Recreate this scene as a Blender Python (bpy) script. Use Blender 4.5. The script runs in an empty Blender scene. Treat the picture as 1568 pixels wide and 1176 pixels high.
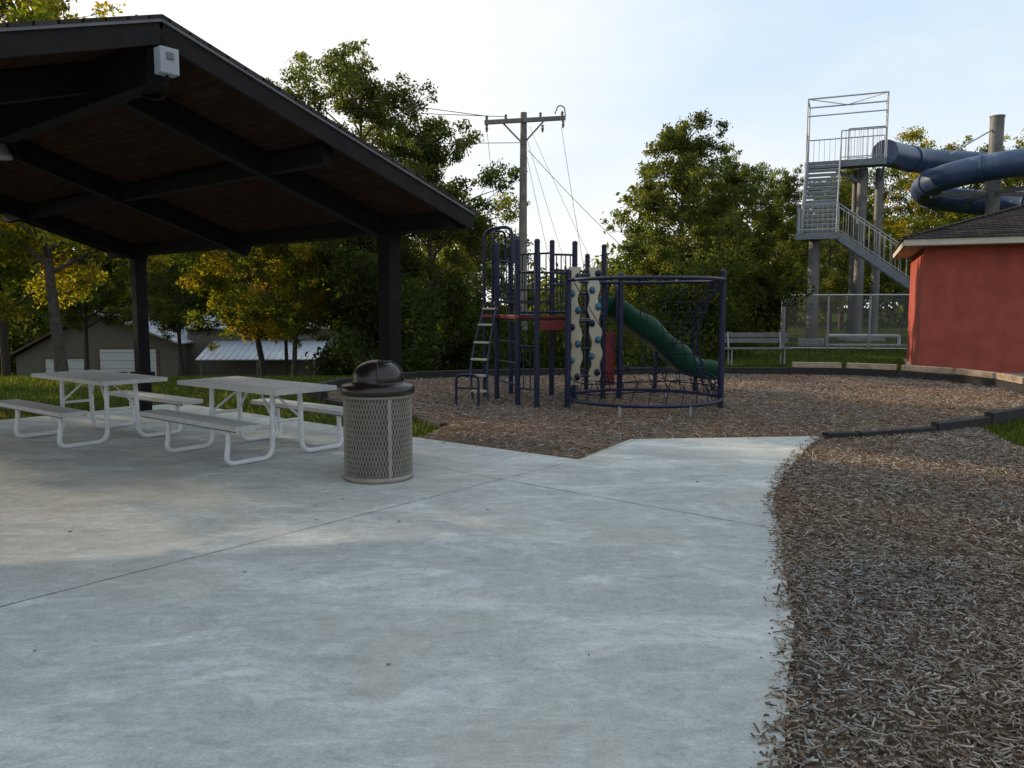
import bpy, math, random, bmesh
import numpy as np
from mathutils import Vector, Matrix, Quaternion
rad=math.radians
random.seed(7); RNG=np.random.default_rng(7)
sc=bpy.context.scene
COL=sc.collection

# ------------------------------------------------------------------ materials
def new_mat(name):
    m=bpy.data.materials.new(name); m.use_nodes=True
    nt=m.node_tree; b=nt.nodes['Principled BSDF']
    return m,nt,b
def ramp(nt,src,stops):
    r=nt.nodes.new('ShaderNodeValToRGB')
    while len(r.color_ramp.elements)<len(stops): r.color_ramp.elements.new(.5)
    for e,(p,c) in zip(r.color_ramp.elements,stops):
        e.position=p; e.color=(c[0],c[1],c[2],1) if hasattr(c,'__len__') else (c,c,c,1)
    nt.links.new(src,r.inputs[0]); return r
def noise(nt,scale,detail=5,rough=.6,dist=0,coord='Object',vscale=None):
    tc=nt.nodes.new('ShaderNodeTexCoord'); n=nt.nodes.new('ShaderNodeTexNoise')
    n.inputs['Scale'].default_value=scale; n.inputs['Detail'].default_value=detail
    n.inputs['Roughness'].default_value=rough; n.inputs['Distortion'].default_value=dist
    if vscale:
        mp=nt.nodes.new('ShaderNodeMapping'); mp.inputs['Scale'].default_value=vscale[0]; mp.inputs['Rotation'].default_value=vscale[1]
        nt.links.new(tc.outputs[coord],mp.inputs[0]); nt.links.new(mp.outputs[0],n.inputs['Vector'])
    else: nt.links.new(tc.outputs[coord],n.inputs['Vector'])
    return n
def mixc(nt,fac,a,b,mode='MIX'):
    m=nt.nodes.new('ShaderNodeMix'); m.data_type='RGBA'; m.blend_type=mode
    for s,v in ((m.inputs[0],fac),(m.inputs[6],a),(m.inputs[7],b)):
        if isinstance(v,(int,float)): s.default_value=v
        elif isinstance(v,tuple): s.default_value=(v[0],v[1],v[2],1)
        else: nt.links.new(v,s)
    return m.outputs[2]
def simple(name,c,rough=.6,metal=0,var=.25,scale=6,bump=.15,bscale=60,spec=.5):
    m,nt,b=new_mat(name)
    n=noise(nt,scale,3,.65)
    r=ramp(nt,n.outputs['Fac'],[(.3,tuple(x*(1-var) for x in c)),(.7,tuple(min(1,x*(1+var)) for x in c))])
    nt.links.new(r.outputs[0],b.inputs['Base Color'])
    b.inputs['Roughness'].default_value=rough; b.inputs['Metallic'].default_value=metal
    b.inputs['Specular IOR Level'].default_value=spec
    if bump>=.3:
        n2=noise(nt,bscale,2); bp=nt.nodes.new('ShaderNodeBump'); bp.inputs['Strength'].default_value=bump; bp.inputs['Distance'].default_value=.01
        nt.links.new(n2.outputs['Fac'],bp.inputs['Height']); nt.links.new(bp.outputs[0],b.inputs['Normal'])
    return m
def matte(m,nt,b,col,normal=None):
    d=nt.nodes.new('ShaderNodeBsdfDiffuse'); nt.links.new(col,d.inputs['Color'])
    if normal: nt.links.new(normal,d.inputs['Normal'])
    nt.links.new(d.outputs[0],nt.nodes['Material Output'].inputs[0]); nt.nodes.remove(b); return d
def attr_mat(name,transl=0):
    m,nt,b=new_mat(name)
    a=nt.nodes.new('ShaderNodeAttribute'); a.attribute_name='col'
    d=matte(m,nt,b,a.outputs['Color'])
    if transl:
        t=nt.nodes.new('ShaderNodeBsdfTranslucent'); mx=nt.nodes.new('ShaderNodeMixShader'); mx.inputs[0].default_value=transl
        c2=mixc(nt,1.0,a.outputs['Color'],(3.2,2.8,.8),'MULTIPLY')
        nt.links.new(c2,t.inputs['Color'])
        nt.links.new(d.outputs[0],mx.inputs[1]); nt.links.new(t.outputs[0],mx.inputs[2])
        nt.links.new(mx.outputs[0],nt.nodes['Material Output'].inputs[0])
    return m

M={}
M['leaf']=attr_mat('leaf',.45)
M['chip']=attr_mat('wood_chip')
M['grassblade']=attr_mat('grass_blade',.3)
M['bark']=simple('bark',(.055,.044,.034),.9,var=.5,scale=9,bump=.8,bscale=25)
M['white']=simple('white_powdercoat',(.70,.72,.74),.4,var=.07,scale=14)
M['coat']=simple('grey_thermoplastic',(.50,.51,.51),.5,var=.12,scale=8)
M['coat_d']=simple('grey_seat_edge',(.13,.13,.13),.6,var=.15)
M['post']=simple('painted_dark_timber',(.0075,.0065,.0075),.7,var=.35,scale=5,bump=.4,bscale=40,spec=.15)
M['fascia']=simple('fascia_paint',(.013,.010,.010),.7,var=.3,bump=.3,spec=.2)
M['galv']=simple('galvanised',(.30,.31,.32),.5,.4,var=.2,scale=7)
M['drip']=simple('drip_edge',(.12,.12,.13),.5,.2,var=.2)
M['navy']=simple('navy_powdercoat',(.007,.011,.038),.42,var=.2,spec=.35)
M['rope']=simple('net_rope',(.010,.013,.03),.8,var=.3,spec=.2)
M['red']=simple('red_plastic',(.15,.009,.009),.5,var=.2)
M['tanp']=simple('tan_plastic',(.40,.35,.26),.5,var=.12)
M['green']=simple('green_plastic',(.004,.045,.025),.35,var=.2,scale=3,spec=.35)
M['deck']=simple('deck_coat',(.03,.022,.028),.7,var=.3)
M['hold']=simple('hold_blue',(.02,.10,.14),.5)
M['concrete_pad']=simple('footing_concrete',(.28,.275,.26),.9,var=.2)
M['timber_d']=simple('border_timber_dark',(.016,.0135,.0125),.85,var=.4,bump=.6)
M['timber_l']=simple('border_timber_tan',(.32,.24,.165),.9,var=.35,bump=.6,scale=10)
M['lid']=simple('brown_plastic_lid',(.016,.0085,.009),.30,var=.2,bump=.05)
M['can']=simple('can_coating',(.25,.23,.19),.5,var=.1)
M['liner']=simple('can_liner',(.13,.118,.098),.7,var=.2)
M['stucco']=simple('red_stucco',(.34,.078,.054),.9,var=.18,scale=2.2,bump=.6,bscale=90,spec=.2)
M['cream']=simple('cream_trim',(.52,.45,.36),.6,var=.08)
M['polewood']=simple('utility_pole_wood',(.17,.15,.13),.9,var=.35,bump=.6)
M['wire']=simple('wire',(.05,.05,.055),.6,bump=0)
M['steelblue']=simple('tower_paint',(.14,.155,.17),.5,.2,var=.2)
M['colm']=simple('tower_column',(.12,.115,.11),.6,.1,var=.3,scale=2)
m,nt,b=new_mat('flume_blue')
n=noise(nt,1.3,5,.7); r=ramp(nt,n.outputs['Fac'],[(.35,(.018,.034,.085)),(.60,(.038,.066,.135)),(.8,(.19,.23,.30))])
nt.links.new(r.outputs[0],b.inputs['Base Color']); b.inputs['Roughness'].default_value=.42; M['slideblue']=m
M['metalwall']=simple('metal_siding',(.15,.135,.105),.6,.0,var=.1)
M['metalroof']=simple('metal_roof',(.40,.43,.48),.4,.2,var=.1,scale=1)
M['doorw']=simple('garage_door',(.66,.67,.68),.5,var=.05)
M['glass']=simple('dark_glass',(.03,.035,.04),.1,bump=0)
M['brown']=simple('brown_trim',(.16,.10,.07),.7)
M['boxgrey']=simple('electrical_box',(.30,.32,.35),.5,var=.1)
m,nt,b=new_mat('ceiling_boards')
n=noise(nt,3,4,.6,vscale=((1,12,1),(0,0,0))); r=ramp(nt,n.outputs['Fac'],[(.3,(.023,.0135,.0095)),(.7,(.048,.030,.021))])
matte(m,nt,b,r.outputs[0]); M['ceil']=m
def shingle(name,c1,c2):
    m,nt,b=new_mat(name)
    tc=nt.nodes.new('ShaderNodeTexCoord'); br=nt.nodes.new('ShaderNodeTexBrick')
    br.inputs['Scale'].default_value=1; br.inputs['Brick Width'].default_value=.3; br.inputs['Row Height'].default_value=.14
    br.inputs['Mortar Size'].default_value=.008
    br.inputs['Color1'].default_value=(*c1,1); br.inputs['Color2'].default_value=(*c2,1); br.inputs['Mortar'].default_value=(.01,.01,.01,1)
    nt.links.new(tc.outputs['Object'],br.inputs['Vector'])
    nn=noise(nt,40,4); o=mixc(nt,.5,br.outputs['Color'],nn.outputs['Fac'],'MULTIPLY')
    matte(m,nt,b,o); return m
M['shingle']=shingle('roof_shingles',(.055,.046,.045),(.09,.078,.074))
# concrete
m,nt,b=new_mat('concrete')
n1=noise(nt,.45,3,.6,.3); n2=noise(nt,.9,7,.68,.9,vscale=((1,1.9,1),(0,0,rad(30)))); n3=noise(nt,3.2,8,.78,.9,vscale=((1,2.6,1),(0,0,rad(-24)))); n4=noise(nt,120,2,.75); n6=noise(nt,14,5,.75,.4)
base=ramp(nt,n1.outputs['Fac'],[(.32,(.385,.385,.36)),(.68,(.46,.46,.43))])
smear=ramp(nt,n2.outputs['Fac'],[(.48,0.),(.60,.7)])
c=mixc(nt,smear.outputs[0],base.outputs[0],(.56,.565,.535))
s3=ramp(nt,n3.outputs['Fac'],[(.36,.84),(.46,.97),(.54,1.01),(.62,1.18)])
c=mixc(nt,1.,c,s3.outputs[0],'MULTIPLY')
s6=ramp(nt,n6.outputs['Fac'],[(.34,.88),(.5,1.),(.66,1.08)]); c=mixc(nt,1.,c,s6.outputs[0],'MULTIPLY')
s4=ramp(nt,n4.outputs['Fac'],[(.28,.78),(.5,1.),(.75,1.14)])
c=mixc(nt,1.,c,s4.outputs[0],'MULTIPLY')
n5=noise(nt,.5,4,.65,.3); st=ramp(nt,n5.outputs['Fac'],[(.50,0.),(.68,.5)])
c=mixc(nt,st.outputs[0],c,(.39,.345,.285))
vo=nt.nodes.new('ShaderNodeTexVoronoi'); vo.inputs['Scale'].default_value=2.3
tc=nt.nodes.new('ShaderNodeTexCoord'); nt.links.new(tc.outputs['Object'],vo.inputs['Vector'])
sp=ramp(nt,vo.outputs['Distance'],[(.012,.45),(.03,1.)]); c=mixc(nt,1.,c,sp.outputs[0],'MULTIPLY')
bp=nt.nodes.new('ShaderNodeBump'); bp.inputs['Strength'].default_value=.5; bp.inputs['Distance'].default_value=.004
nt.links.new(n4.outputs['Fac'],bp.inputs['Height']); dd_=matte(m,nt,b,c,bp.outputs[0]); dd_.inputs['Roughness'].default_value=.5
M['concrete']=m
M['joint']=simple('joint_groove',(.20,.19,.175),.95,var=.5,scale=12)  # darker strips laid on the slab for its control joints
m,nt,b=new_mat('mulch')
n1=noise(nt,28,5,.75,.6); n2=noise(nt,1.2,3,.6)
r=ramp(nt,n1.outputs['Fac'],[(.3,(.038,.026,.018)),(.5,(.155,.113,.083)),(.68,(.35,.28,.22))])
r2=ramp(nt,n2.outputs['Fac'],[(.3,(.75,.72,.7)),(.7,(1.2,1.05,.95))])
c=mixc(nt,1.,r.outputs[0],r2.outputs[0],'MULTIPLY')
bp=nt.nodes.new('ShaderNodeBump'); bp.inputs['Strength'].default_value=.9; bp.inputs['Distance'].default_value=.03
nt.links.new(n1.outputs['Fac'],bp.inputs['Height']); matte(m,nt,b,c,bp.outputs[0])
M['mulch']=m
m,nt,b=new_mat('grass_ground')
n1=noise(nt,.5,5,.7); n2=noise(nt,22,4,.75)
r=ramp(nt,n1.outputs['Fac'],[(.32,(.028,.045,.012)),(.55,(.050,.066,.018)),(.72,(.10,.085,.040))])
r2=ramp(nt,n2.outputs['Fac'],[(.3,.5),(.7,1.35)])
c=mixc(nt,1.,r.outputs[0],r2.outputs[0],'MULTIPLY')
bp=nt.nodes.new('ShaderNodeBump'); bp.inputs['Strength'].default_value=.8; bp.inputs['Distance'].default_value=.04
nt.links.new(n2.outputs['Fac'],bp.inputs['Height']); matte(m,nt,b,c,bp.outputs[0])
M['grass']=m

# ------------------------------------------------------------------ mesh builder
class MB:
    def __init__(s): s.v=[];s.f=[];s.m=[];s.mats=[];s.sm=[]
    def mi(s,k):
        if k not in s.mats: s.mats.append(k)
        return s.mats.index(k)
    def add(s,vs,fs,k,smooth=False):
        o=len(s.v); s.v+= [tuple(v) for v in vs]
        for f in fs: s.f.append(tuple(i+o for i in f)); s.m.append(s.mi(k)); s.sm.append(smooth)
        return s
    def box(s,c,size,k,rz=0,rx=0,ry=0):
        M3=Matrix.Rotation(rz,3,'Z')@Matrix.Rotation(ry,3,'Y')@Matrix.Rotation(rx,3,'X')
        vs=[]
        for x in(-.5,.5):
            for y in(-.5,.5):
                for z in(-.5,.5): vs.append(Vector(c)+M3@Vector((x*size[0],y*size[1],z*size[2])))
        return s.add(vs,[(0,1,3,2),(4,6,7,5),(0,4,5,1),(2,3,7,6),(0,2,6,4),(1,5,7,3)],k)
    def beam(s,p0,p1,w,h,k):
        p0=Vector(p0);p1=Vector(p1);d=(p1-p0).normalized()
        up=Vector((0,0,1)); 
        if abs(d.z)>.95: up=Vector((0,1,0))
        sd=d.cross(up).normalized(); up=sd.cross(d)
        vs=[]
        for p in(p0,p1):
            for a,b_ in((-1,-1),(1,-1),(1,1),(-1,1)): vs.append(p+sd*a*w/2+up*b_*h/2)
        return s.add(vs,[(0,3,2,1),(4,5,6,7),(0,1,5,4),(1,2,6,5),(2,3,7,6),(3,0,4,7)],k)
    def tube(s,pts,r,k,n=8,closed=False,cap=True):
        pts=[Vector(p) for p in pts]; L=len(pts)
        rs=r if hasattr(r,'__len__') else [r]*L
        vs=[];pn=None
        for i,p in enumerate(pts):
            if closed: d=pts[(i+1)%L]-pts[i-1]
            else: d=pts[min(i+1,L-1)]-pts[max(i-1,0)]
            d.normalize()
            if pn is None:
                a=Vector((0,0,1)) if abs(d.z)<.9 else Vector((1,0,0)); pn=d.cross(a).normalized()
            else:
                pn=(pn-d*pn.dot(d)); pn.normalize()
            q=d.cross(pn)
            for j in range(n):
                t=2*math.pi*j/n; vs.append(p+(pn*math.cos(t)+q*math.sin(t))*rs[i])
        fs=[]
        for i in range(L if closed else L-1):
            i2=(i+1)%L
            for j in range(n): fs.append((i*n+j,i*n+(j+1)%n,i2*n+(j+1)%n,i2*n+j))
        s.add(vs,fs,k,True)
        if cap and not closed: 
            s.add(vs[:n],[tuple(range(n))[::-1]],k); s.add(vs[-n:],[tuple(range(n))],k)
        return s
    def lathe(s,prof,c,k,n=32):
        vs=[];fs=[]
        for r,z in prof:
            for j in range(n):
                t=2*math.pi*j/n; vs.append((c[0]+r*math.cos(t),c[1]+r*math.sin(t),c[2]+z))
        for i in range(len(prof)-1):
            for j in range(n): fs.append((i*n+j,i*n+(j+1)%n,(i+1)*n+(j+1)%n,(i+1)*n+j))
        return s.add(vs,fs,k,True)
    def obj(s,name,parent=None,loc=(0,0,0),rz=0,bevel=0):
        me=bpy.data.meshes.new(name); me.from_pydata(s.v,[],s.f)
        for k in s.mats: me.materials.append(M[k])
        me.polygons.foreach_set('material_index',s.m); me.polygons.foreach_set('use_smooth',s.sm); me.update()
        o=bpy.data.objects.new(name,me); COL.objects.link(o); o.location=loc; o.rotation_euler=(0,0,rz)
        if parent: o.parent=parent
        if bevel:
            bv=o.modifiers.new('bevel','BEVEL'); bv.width=bevel; bv.segments=2; bv.limit_method='ANGLE'
        return o
def root(name,loc=(0,0,0),rz=0,scale=1):
    o=bpy.data.objects.new(name,None); COL.objects.link(o); o.location=loc; o.rotation_euler=(0,0,rz); o.scale=(scale,)*3; o.empty_display_size=.3
    return o
def rpath(pts,r,n=5):
    pts=[Vector(p) for p in pts]; out=[pts[0]]
    for i in range(1,len(pts)-1):
        a,b_,c_=pts[i-1],pts[i],pts[i+1]
        rr=min(r,(a-b_).length*.49,(c_-b_).length*.49)
        p0=b_+(a-b_).normalized()*rr; p2=b_+(c_-b_).normalized()*rr
        for j in range(n+1):
            t=j/n; out.append(p0*(1-t)**2+b_*2*t*(1-t)+p2*t*t)
    out.append(pts[-1]); return out
def catmull(P,n=8,closed=False):
    P=[Vector(p) for p in P]; L=len(P); out=[]
    rng_=range(L) if closed else range(L-1)
    for i in rng_:
        if closed: p0,p1,p2,p3=P[i-1],P[i],P[(i+1)%L],P[(i+2)%L]
        else: p0,p1,p2,p3=P[max(i-1,0)],P[i],P[i+1],P[min(i+2,L-1)]
        for j in range(n):
            t=j/n; out.append(.5*((2*p1)+(p2-p0)*t+(2*p0-5*p1+4*p2-p3)*t*t+(3*p1-p0-3*p2+p3)*t**3))
    if not closed: out.append(P[-1])
    return out
def np_mesh(name,V,F,cols,mat,k=4):
    me=bpy.data.meshes.new(name); nv=len(V); nf=len(F)
    me.vertices.add(nv); me.vertices.foreach_set('co',V.astype(np.float32).ravel())
    me.loops.add(nf*k); me.loops.foreach_set('vertex_index',F.astype(np.int32).ravel())
    me.polygons.add(nf); me.polygons.foreach_set('loop_start',np.arange(nf,dtype=np.int32)*k)
    try: me.polygons.foreach_set('loop_total',np.full(nf,k,dtype=np.int32))
    except Exception: pass
    at=me.attributes.new('col','FLOAT_COLOR','POINT')
    c4=np.ones((nv,4),np.float32); c4[:,:3]=cols; at.data.foreach_set('color',c4.ravel())
    me.materials.append(mat); me.update(calc_edges=True); me.validate()
    return me
def link(me,name,parent=None,loc=(0,0,0),rz=0,scale=(1,1,1)):
    o=bpy.data.objects.new(name,me); COL.objects.link(o); o.location=loc; o.rotation_euler=(0,0,rz); o.scale=scale
    if parent: o.parent=parent
    return o
def pip(px,py,poly):
    ins=np.zeros(len(px),bool); n=len(poly); j=n-1
    for i in range(n):
        xi,yi=poly[i][:2]; xj,yj=poly[j][:2]
        c=((yi>py)!=(yj>py)) & (px<(xj-xi)*(py-yi)/((yj-yi)+1e-12)+xi)
        ins^=c; j=i
    return ins

# ------------------------------------------------------------------ layout constants
TH=rad(-39.7)
ux,uy=math.cos(TH),math.sin(TH); nx,ny=-uy,ux
def un(u,n,z=0): return (u*ux+n*nx,u*uy+n*ny,z)
def sst(a,b,x):
    t=np.clip((x-a)/(b-a),0,1); return t*t*(3-2*t)
def gz(x,y):
    x=np.asarray(x,float); y=np.asarray(y,float)
    d=-4.2*sst(17.5,42,y)*(1-sst(-3,9,x))
    return d+.25*sst(21,34,y)*sst(3,12,x)
xs=np.concatenate([[-900,-500,-300,-200,-150],np.arange(-110,-30,5),np.arange(-30,40,1.5),np.arange(40,120,6),[160,250,400,700,900]])
ys=np.concatenate([[-400,-150,-60,-30,-15],np.arange(-8,16,3),np.arange(16,46,1.),np.arange(46,120,6),[150,220,350,600,1000,1600]])
X,Y=np.meshgrid(xs,ys); Z=gz(X,Y)-.02
V=np.stack([X,Y,Z],-1).reshape(-1,3); nxx=len(xs)
F=[(j*nxx+i,j*nxx+i+1,(j+1)*nxx+i+1,(j+1)*nxx+i) for j in range(len(ys)-1) for i in range(nxx-1)]
me=bpy.data.meshes.new('grass_ground'); me.from_pydata(V.tolist(),[],F); me.materials.append(M['grass'])
me.polygons.foreach_set('use_smooth',[True]*len(F))
link(me,'grass_ground')

rightedge=[(3.85,9.98),(3.45,9.3),(3.05,8.56),(2.68,7.85),(2.43,7.28),(2.15,6.6),(1.98,5.95),(1.80,5.3),(1.66,4.9),(1.45,4.17),(1.30,3.7),(1.06,3.1),(.93,2.77),(.75,1.9),(.6,.3),(.4,-6)]
re2=[(p.x,p.y) for p in catmull([(x,y,0) for x,y in rightedge],8)]
re2=[(x+random.uniform(-.018,.018),y) for x,y in re2]
slab=re2+[(-13,-6),(-13.2,4.3),(-5.6,13.45),(-1.15,9.85),(.7,8.45),(1.45,9.76)]
def prism(name,poly,z0,z1,k):
    mb=MB(); n=len(poly)
    vs=[(x,y,z1) for x,y in poly]+[(x,y,z0) for x,y in poly]
    mb.add(vs,[tuple(range(n))]+[(i,(i+1)%n,n+(i+1)%n,n+i) for i in range(n)],k)
    return mb.obj(name)
o=prism('concrete_patio',slab,-.08,.03,'concrete')
bm=bmesh.new(); bm.from_mesh(o.data); bmesh.ops.recalc_face_normals(bm,faces=bm.faces); bm.to_mesh(o.data)
jb=MB()
def joint(p0,p1,w=.009):
    p0=Vector((p0[0],p0[1],.0335)); p1=Vector((p1[0],p1[1],.0335)); d=(p1-p0); L=d.length; d.normalize(); s_=Vector((-d.y,d.x,0))
    n=int(L/.12)+1; vs=[];fs=[]
    for i in range(n+1):
        p=p0+d*L*i/n; ww=w*random.uniform(.4,1.1)/2; jj=random.uniform(-.003,.003)
        vs+= [p+s_*(ww+jj),p-s_*(ww-jj)]
    for i in range(n): fs.append((2*i,2*i+1,2*i+3,2*i+2))
    jb.add(vs,fs,'joint')
joint(un(-4.85,6.75),un(-4.85,-4)); joint(un(-9.5,5.68),un(-2.27,5.68)); joint(un(-7.9,6.9),un(-7.9,2.6)); joint(un(-10.95,6.9),un(-10.95,-1))
joint((.72,8.47),(1.5,9.7)); 
jb.obj('patio_joints')

play=[(-3.72,14.7),(-3.5,16.5),(-2.43,18.1),(0,19.0),(3,19.45),(6,19.5),(8.2,19.1),(9.5,17.8),(9.85,16.0),(9.3,14.1),(8.1,12.3),(6.4,11.0),(5,10.3),(3.85,9.98),(1.45,9.7),(.75,8.35),(-1.2,9.75),(-.93,10.97),(-1.63,12.1),(-2.64,13.2)]
side=[(3.8,10.0),(5,10.3),(6.4,11.0),(6.0,9.6),(5.9,8.6),(7.2,7),(9,4),(9,-5),(.3,-5)]+[(x-.05,y) for x,y in re2[::-1]]
mb=MB()
mb.add([(x,y,0.004) for x,y in play],[tuple(range(len(play)))[::-1]],'mulch')
sb=[(2.6,9.6),(3.8,10.15),(5,10.3),(6.4,11.0),(6.0,9.6),(5.9,8.6),(7.2,7),(9,4),(9,-5),(-.6,-5),(-.6,2),(.6,5)]
mb.add([(x,y,-.002) for x,y in sb],[tuple(range(len(sb)))[::-1]],'mulch')
mb.obj('mulch_ground')

def chips(n,xr,yr,poly,smin,smax,zb,rng,tint):
    x=rng.uniform(*xr,n*4); y=rng.uniform(*yr,n*4); k=pip(x,y,poly); x=x[k][:n]; y=y[k][:n]; n=len(x)
    L=rng.uniform(smin,smax,n)*rng.choice([.5,1,1.7],n,p=[.50,.40,.10]); W=rng.uniform(.004,.013,n)*(smax/.07)**.5; H=rng.uniform(.002,.005,n)
    a=rng.uniform(0,2*np.pi,n); t=rng.normal(0,.20,n); rl=rng.normal(0,.4,n)
    z=zb+rng.uniform(.002,.018,n)+np.abs(np.sin(t))*L*.4
    d=np.stack([np.cos(a)*np.cos(t),np.sin(a)*np.cos(t),np.sin(t)],-1); s0=np.stack([-np.sin(a),np.cos(a),np.zeros(n)],-1); up=np.cross(d,s0)
    s_=s0*np.cos(rl)[:,None]+up*np.sin(rl)[:,None]; up=np.cross(d,s_)
    c=np.stack([x,y,z],-1); vs=[]
    for i in(-1,1):
        for j in(-1,1):
            for q in(-1,1):
                tp=rng.uniform(.4,1,n)
                vs.append(c+d*(L*i/2)[:,None]+s_*(W*j/2*tp)[:,None]+up*(H*q/2)[:,None])
    V=np.stack(vs,1).reshape(-1,3)
    f=np.array([(0,1,3,2),(4,6,7,5),(0,4,5,1),(2,3,7,6),(1,5,7,3)])
    F=(np.arange(n)[:,None,None]*8+f[None]).reshape(-1,4)
    pal=np.array([(.28,.225,.18),(.165,.122,.09),(.42,.365,.31),(.07,.05,.037),(.25,.17,.112),(.34,.295,.25)])
    cc=pal[rng.choice(6,n,p=[.26,.24,.12,.16,.11,.11])]*rng.uniform(.7,1.2,(n,1))*np.array(tint)
    pt=np.sin(x*1.3+1.1*np.sin(y*.9))*np.sin(y*1.1+.8*np.sin(x*1.7))
    cc=cc*(1+np.stack([.14*pt,.03*pt,-.10*pt],-1))
    return V,F,np.repeat(cc,8,0)
parts=[chips(48000,(.6,5.0),(1.6,5.2),side,.018,.055,.0,RNG,(1,1,1)),
       chips(34000,(1.6,8),(5.0,11),side,.025,.065,.0,RNG,(1,.98,.95)),
       chips(46000,(-4,10),(8.3,19.5),play,.035,.09,.004,RNG,(1.03,1.02,1.02))]
n=1500; idx=RNG.integers(0,len(re2)-8,n); ex=np.array(re2)[idx]
Vs,Fs,Cs=chips(n,(0,1),(0,1),[(-1,-1),(2,-1),(2,2),(-1,2)],.02,.055,.03,RNG,(.85,.85,.85))
off=np.stack([ex[:,0]-np.abs(RNG.normal(0,.045,n))+.03,ex[:,1]+RNG.uniform(-.15,.15,n),np.zeros(n)],-1)
cen=Vs.reshape(-1,8,3).mean(1); cen[:,2]=0
Vs=(Vs.reshape(-1,8,3)-cen[:,None,:]+off[:len(cen),None,:]).reshape(-1,3)
parts.append((Vs,Fs,Cs))
def joinparts(parts):
    Vt=[];Ft=[];Ct=[];o_=0
    for v,f,c_ in parts: Vt.append(v);Ft.append(f+o_);Ct.append(c_);o_+=len(v)
    return np.concatenate(Vt),np.concatenate(Ft),np.concatenate(Ct)
link(np_mesh('wood_chips',*joinparts(parts),M['chip']),'wood_chips')

def blades(n,xr,yr,excl,h,rng):
    x=rng.uniform(*xr,n*2); y=rng.uniform(*yr,n*2); k=np.ones(len(x),bool)
    for p in excl: k&=~pip(x,y,p)
    x=x[k][:n];y=y[k][:n];n=len(x); z=gz(x,y)-.02
    a=rng.uniform(0,6.28,n); w=rng.uniform(.006,.014,n)*(h/.07); hh=h*rng.uniform(.5,1.3,n); ln=rng.normal(0,.5,(n,2))*hh[:,None]
    b0=np.stack([x-np.cos(a)*w,y-np.sin(a)*w,z],-1); b1=np.stack([x+np.cos(a)*w,y+np.sin(a)*w,z],-1); t=np.stack([x+ln[:,0],y+ln[:,1],z+hh],-1)
    V=np.stack([b0,b1,t],1).reshape(-1,3); F=np.arange(n*3).reshape(-1,3)
    pal=np.array([(.05,.085,.018),(.034,.06,.015),(.085,.10,.027),(.16,.13,.065)])
    c=pal[rng.choice(4,n,p=[.4,.3,.18,.12])]*rng.uniform(.7,1.2,(n,1))
    return V,F,np.repeat(c,3,0)
ex=[play,side,slab]
G=[blades(30000,(5.4,11),(7.5,19.5),ex,.07,RNG),blades(45000,(-16,-1),(9,24),ex,.08,RNG),blades(35000,(-4,18),(19,31),ex,.09,RNG)]
link(np_mesh('grass',*joinparts(G),M['grassblade'],k=3),'grass')

n=45; x=RNG.uniform(-7,2.2,n*3); y=RNG.uniform(2,12,n*3); k=pip(x,y,slab); x=x[k][:n];y=y[k][:n];n=len(x)
a=RNG.uniform(0,6.28,n); s_=RNG.uniform(.005,.014,n)
V=np.stack([np.stack([x+np.cos(a+q)*s_*m_,y+np.sin(a+q)*s_*m_,np.full(n,.034)+RNG.uniform(.001,.008,n)],-1) for q,m_ in((0,1.5),(1.57,.8),(3.14,1.5),(4.71,.8))],1).reshape(-1,3)
c_=np.array([(.10,.07,.04),(.14,.10,.05),(.06,.045,.03)])[RNG.integers(0,3,n)]
link(np_mesh('fallen_leaves',V,np.arange(n*4).reshape(-1,4),np.repeat(c_,4,0),M['chip']),'fallen_leaves')

# ------------------------------------------------------------------ playground border
bl=catmull([(x,y,0) for x,y in [(-.93,10.97),(-1.63,12.1),(-2.64,13.2),(-3.72,14.7),(-3.5,16.5),(-2.43,18.1),(0,19.0),(3,19.45),(6,19.5),(8.2,19.1),(9.5,17.8),(9.85,16.0),(9.3,14.1),(8.1,12.3),(6.4,11.0),(5,10.3),(3.9,9.98)]],14)
bp_=[bl[0]]; acc=0
for i in range(1,len(bl)):
    acc+=(bl[i]-bl[i-1]).length
    if acc>=1.2: bp_.append(bl[i]); acc=0
bp_.append(bl[-1])
br=root('playground_border')
for i in range(len(bp_)-1):
    a_,b_=bp_[i],bp_[i+1]; d=(b_-a_).normalized(); mid=(a_+b_)/2
    tan_row = mid.x>7.0 and mid.y>14.2
    mb=MB(); h=.20 if not (mid.x<1 and mid.y<13.5) else .08
    if mid.x>3.5 and mid.y<12.5: h=.20 if mid.x>6.2 else (.15 if mid.x>5 else .10)
    mb.beam(a_+d*.01+Vector((0,0,h/2-.03)),b_-d*.01+Vector((0,0,h/2-.03+random.uniform(-.008,.008))),.12,h,'timber_d')
    if tan_row:
        mb.beam(a_+d*.07+Vector((.02,.0,h+.045)),b_-d*.07+Vector((.02,0,h+.045)),.14,.13,'timber_l')  # tan timbers stacked as a second row at the rear right
    mb.tube([b_+Vector((0,0,-.1)),b_+Vector((0,0,h-.02))],.035,'timber_d',8)
    mb.obj('timber_%d'%i,br,bevel=.012)

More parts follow.
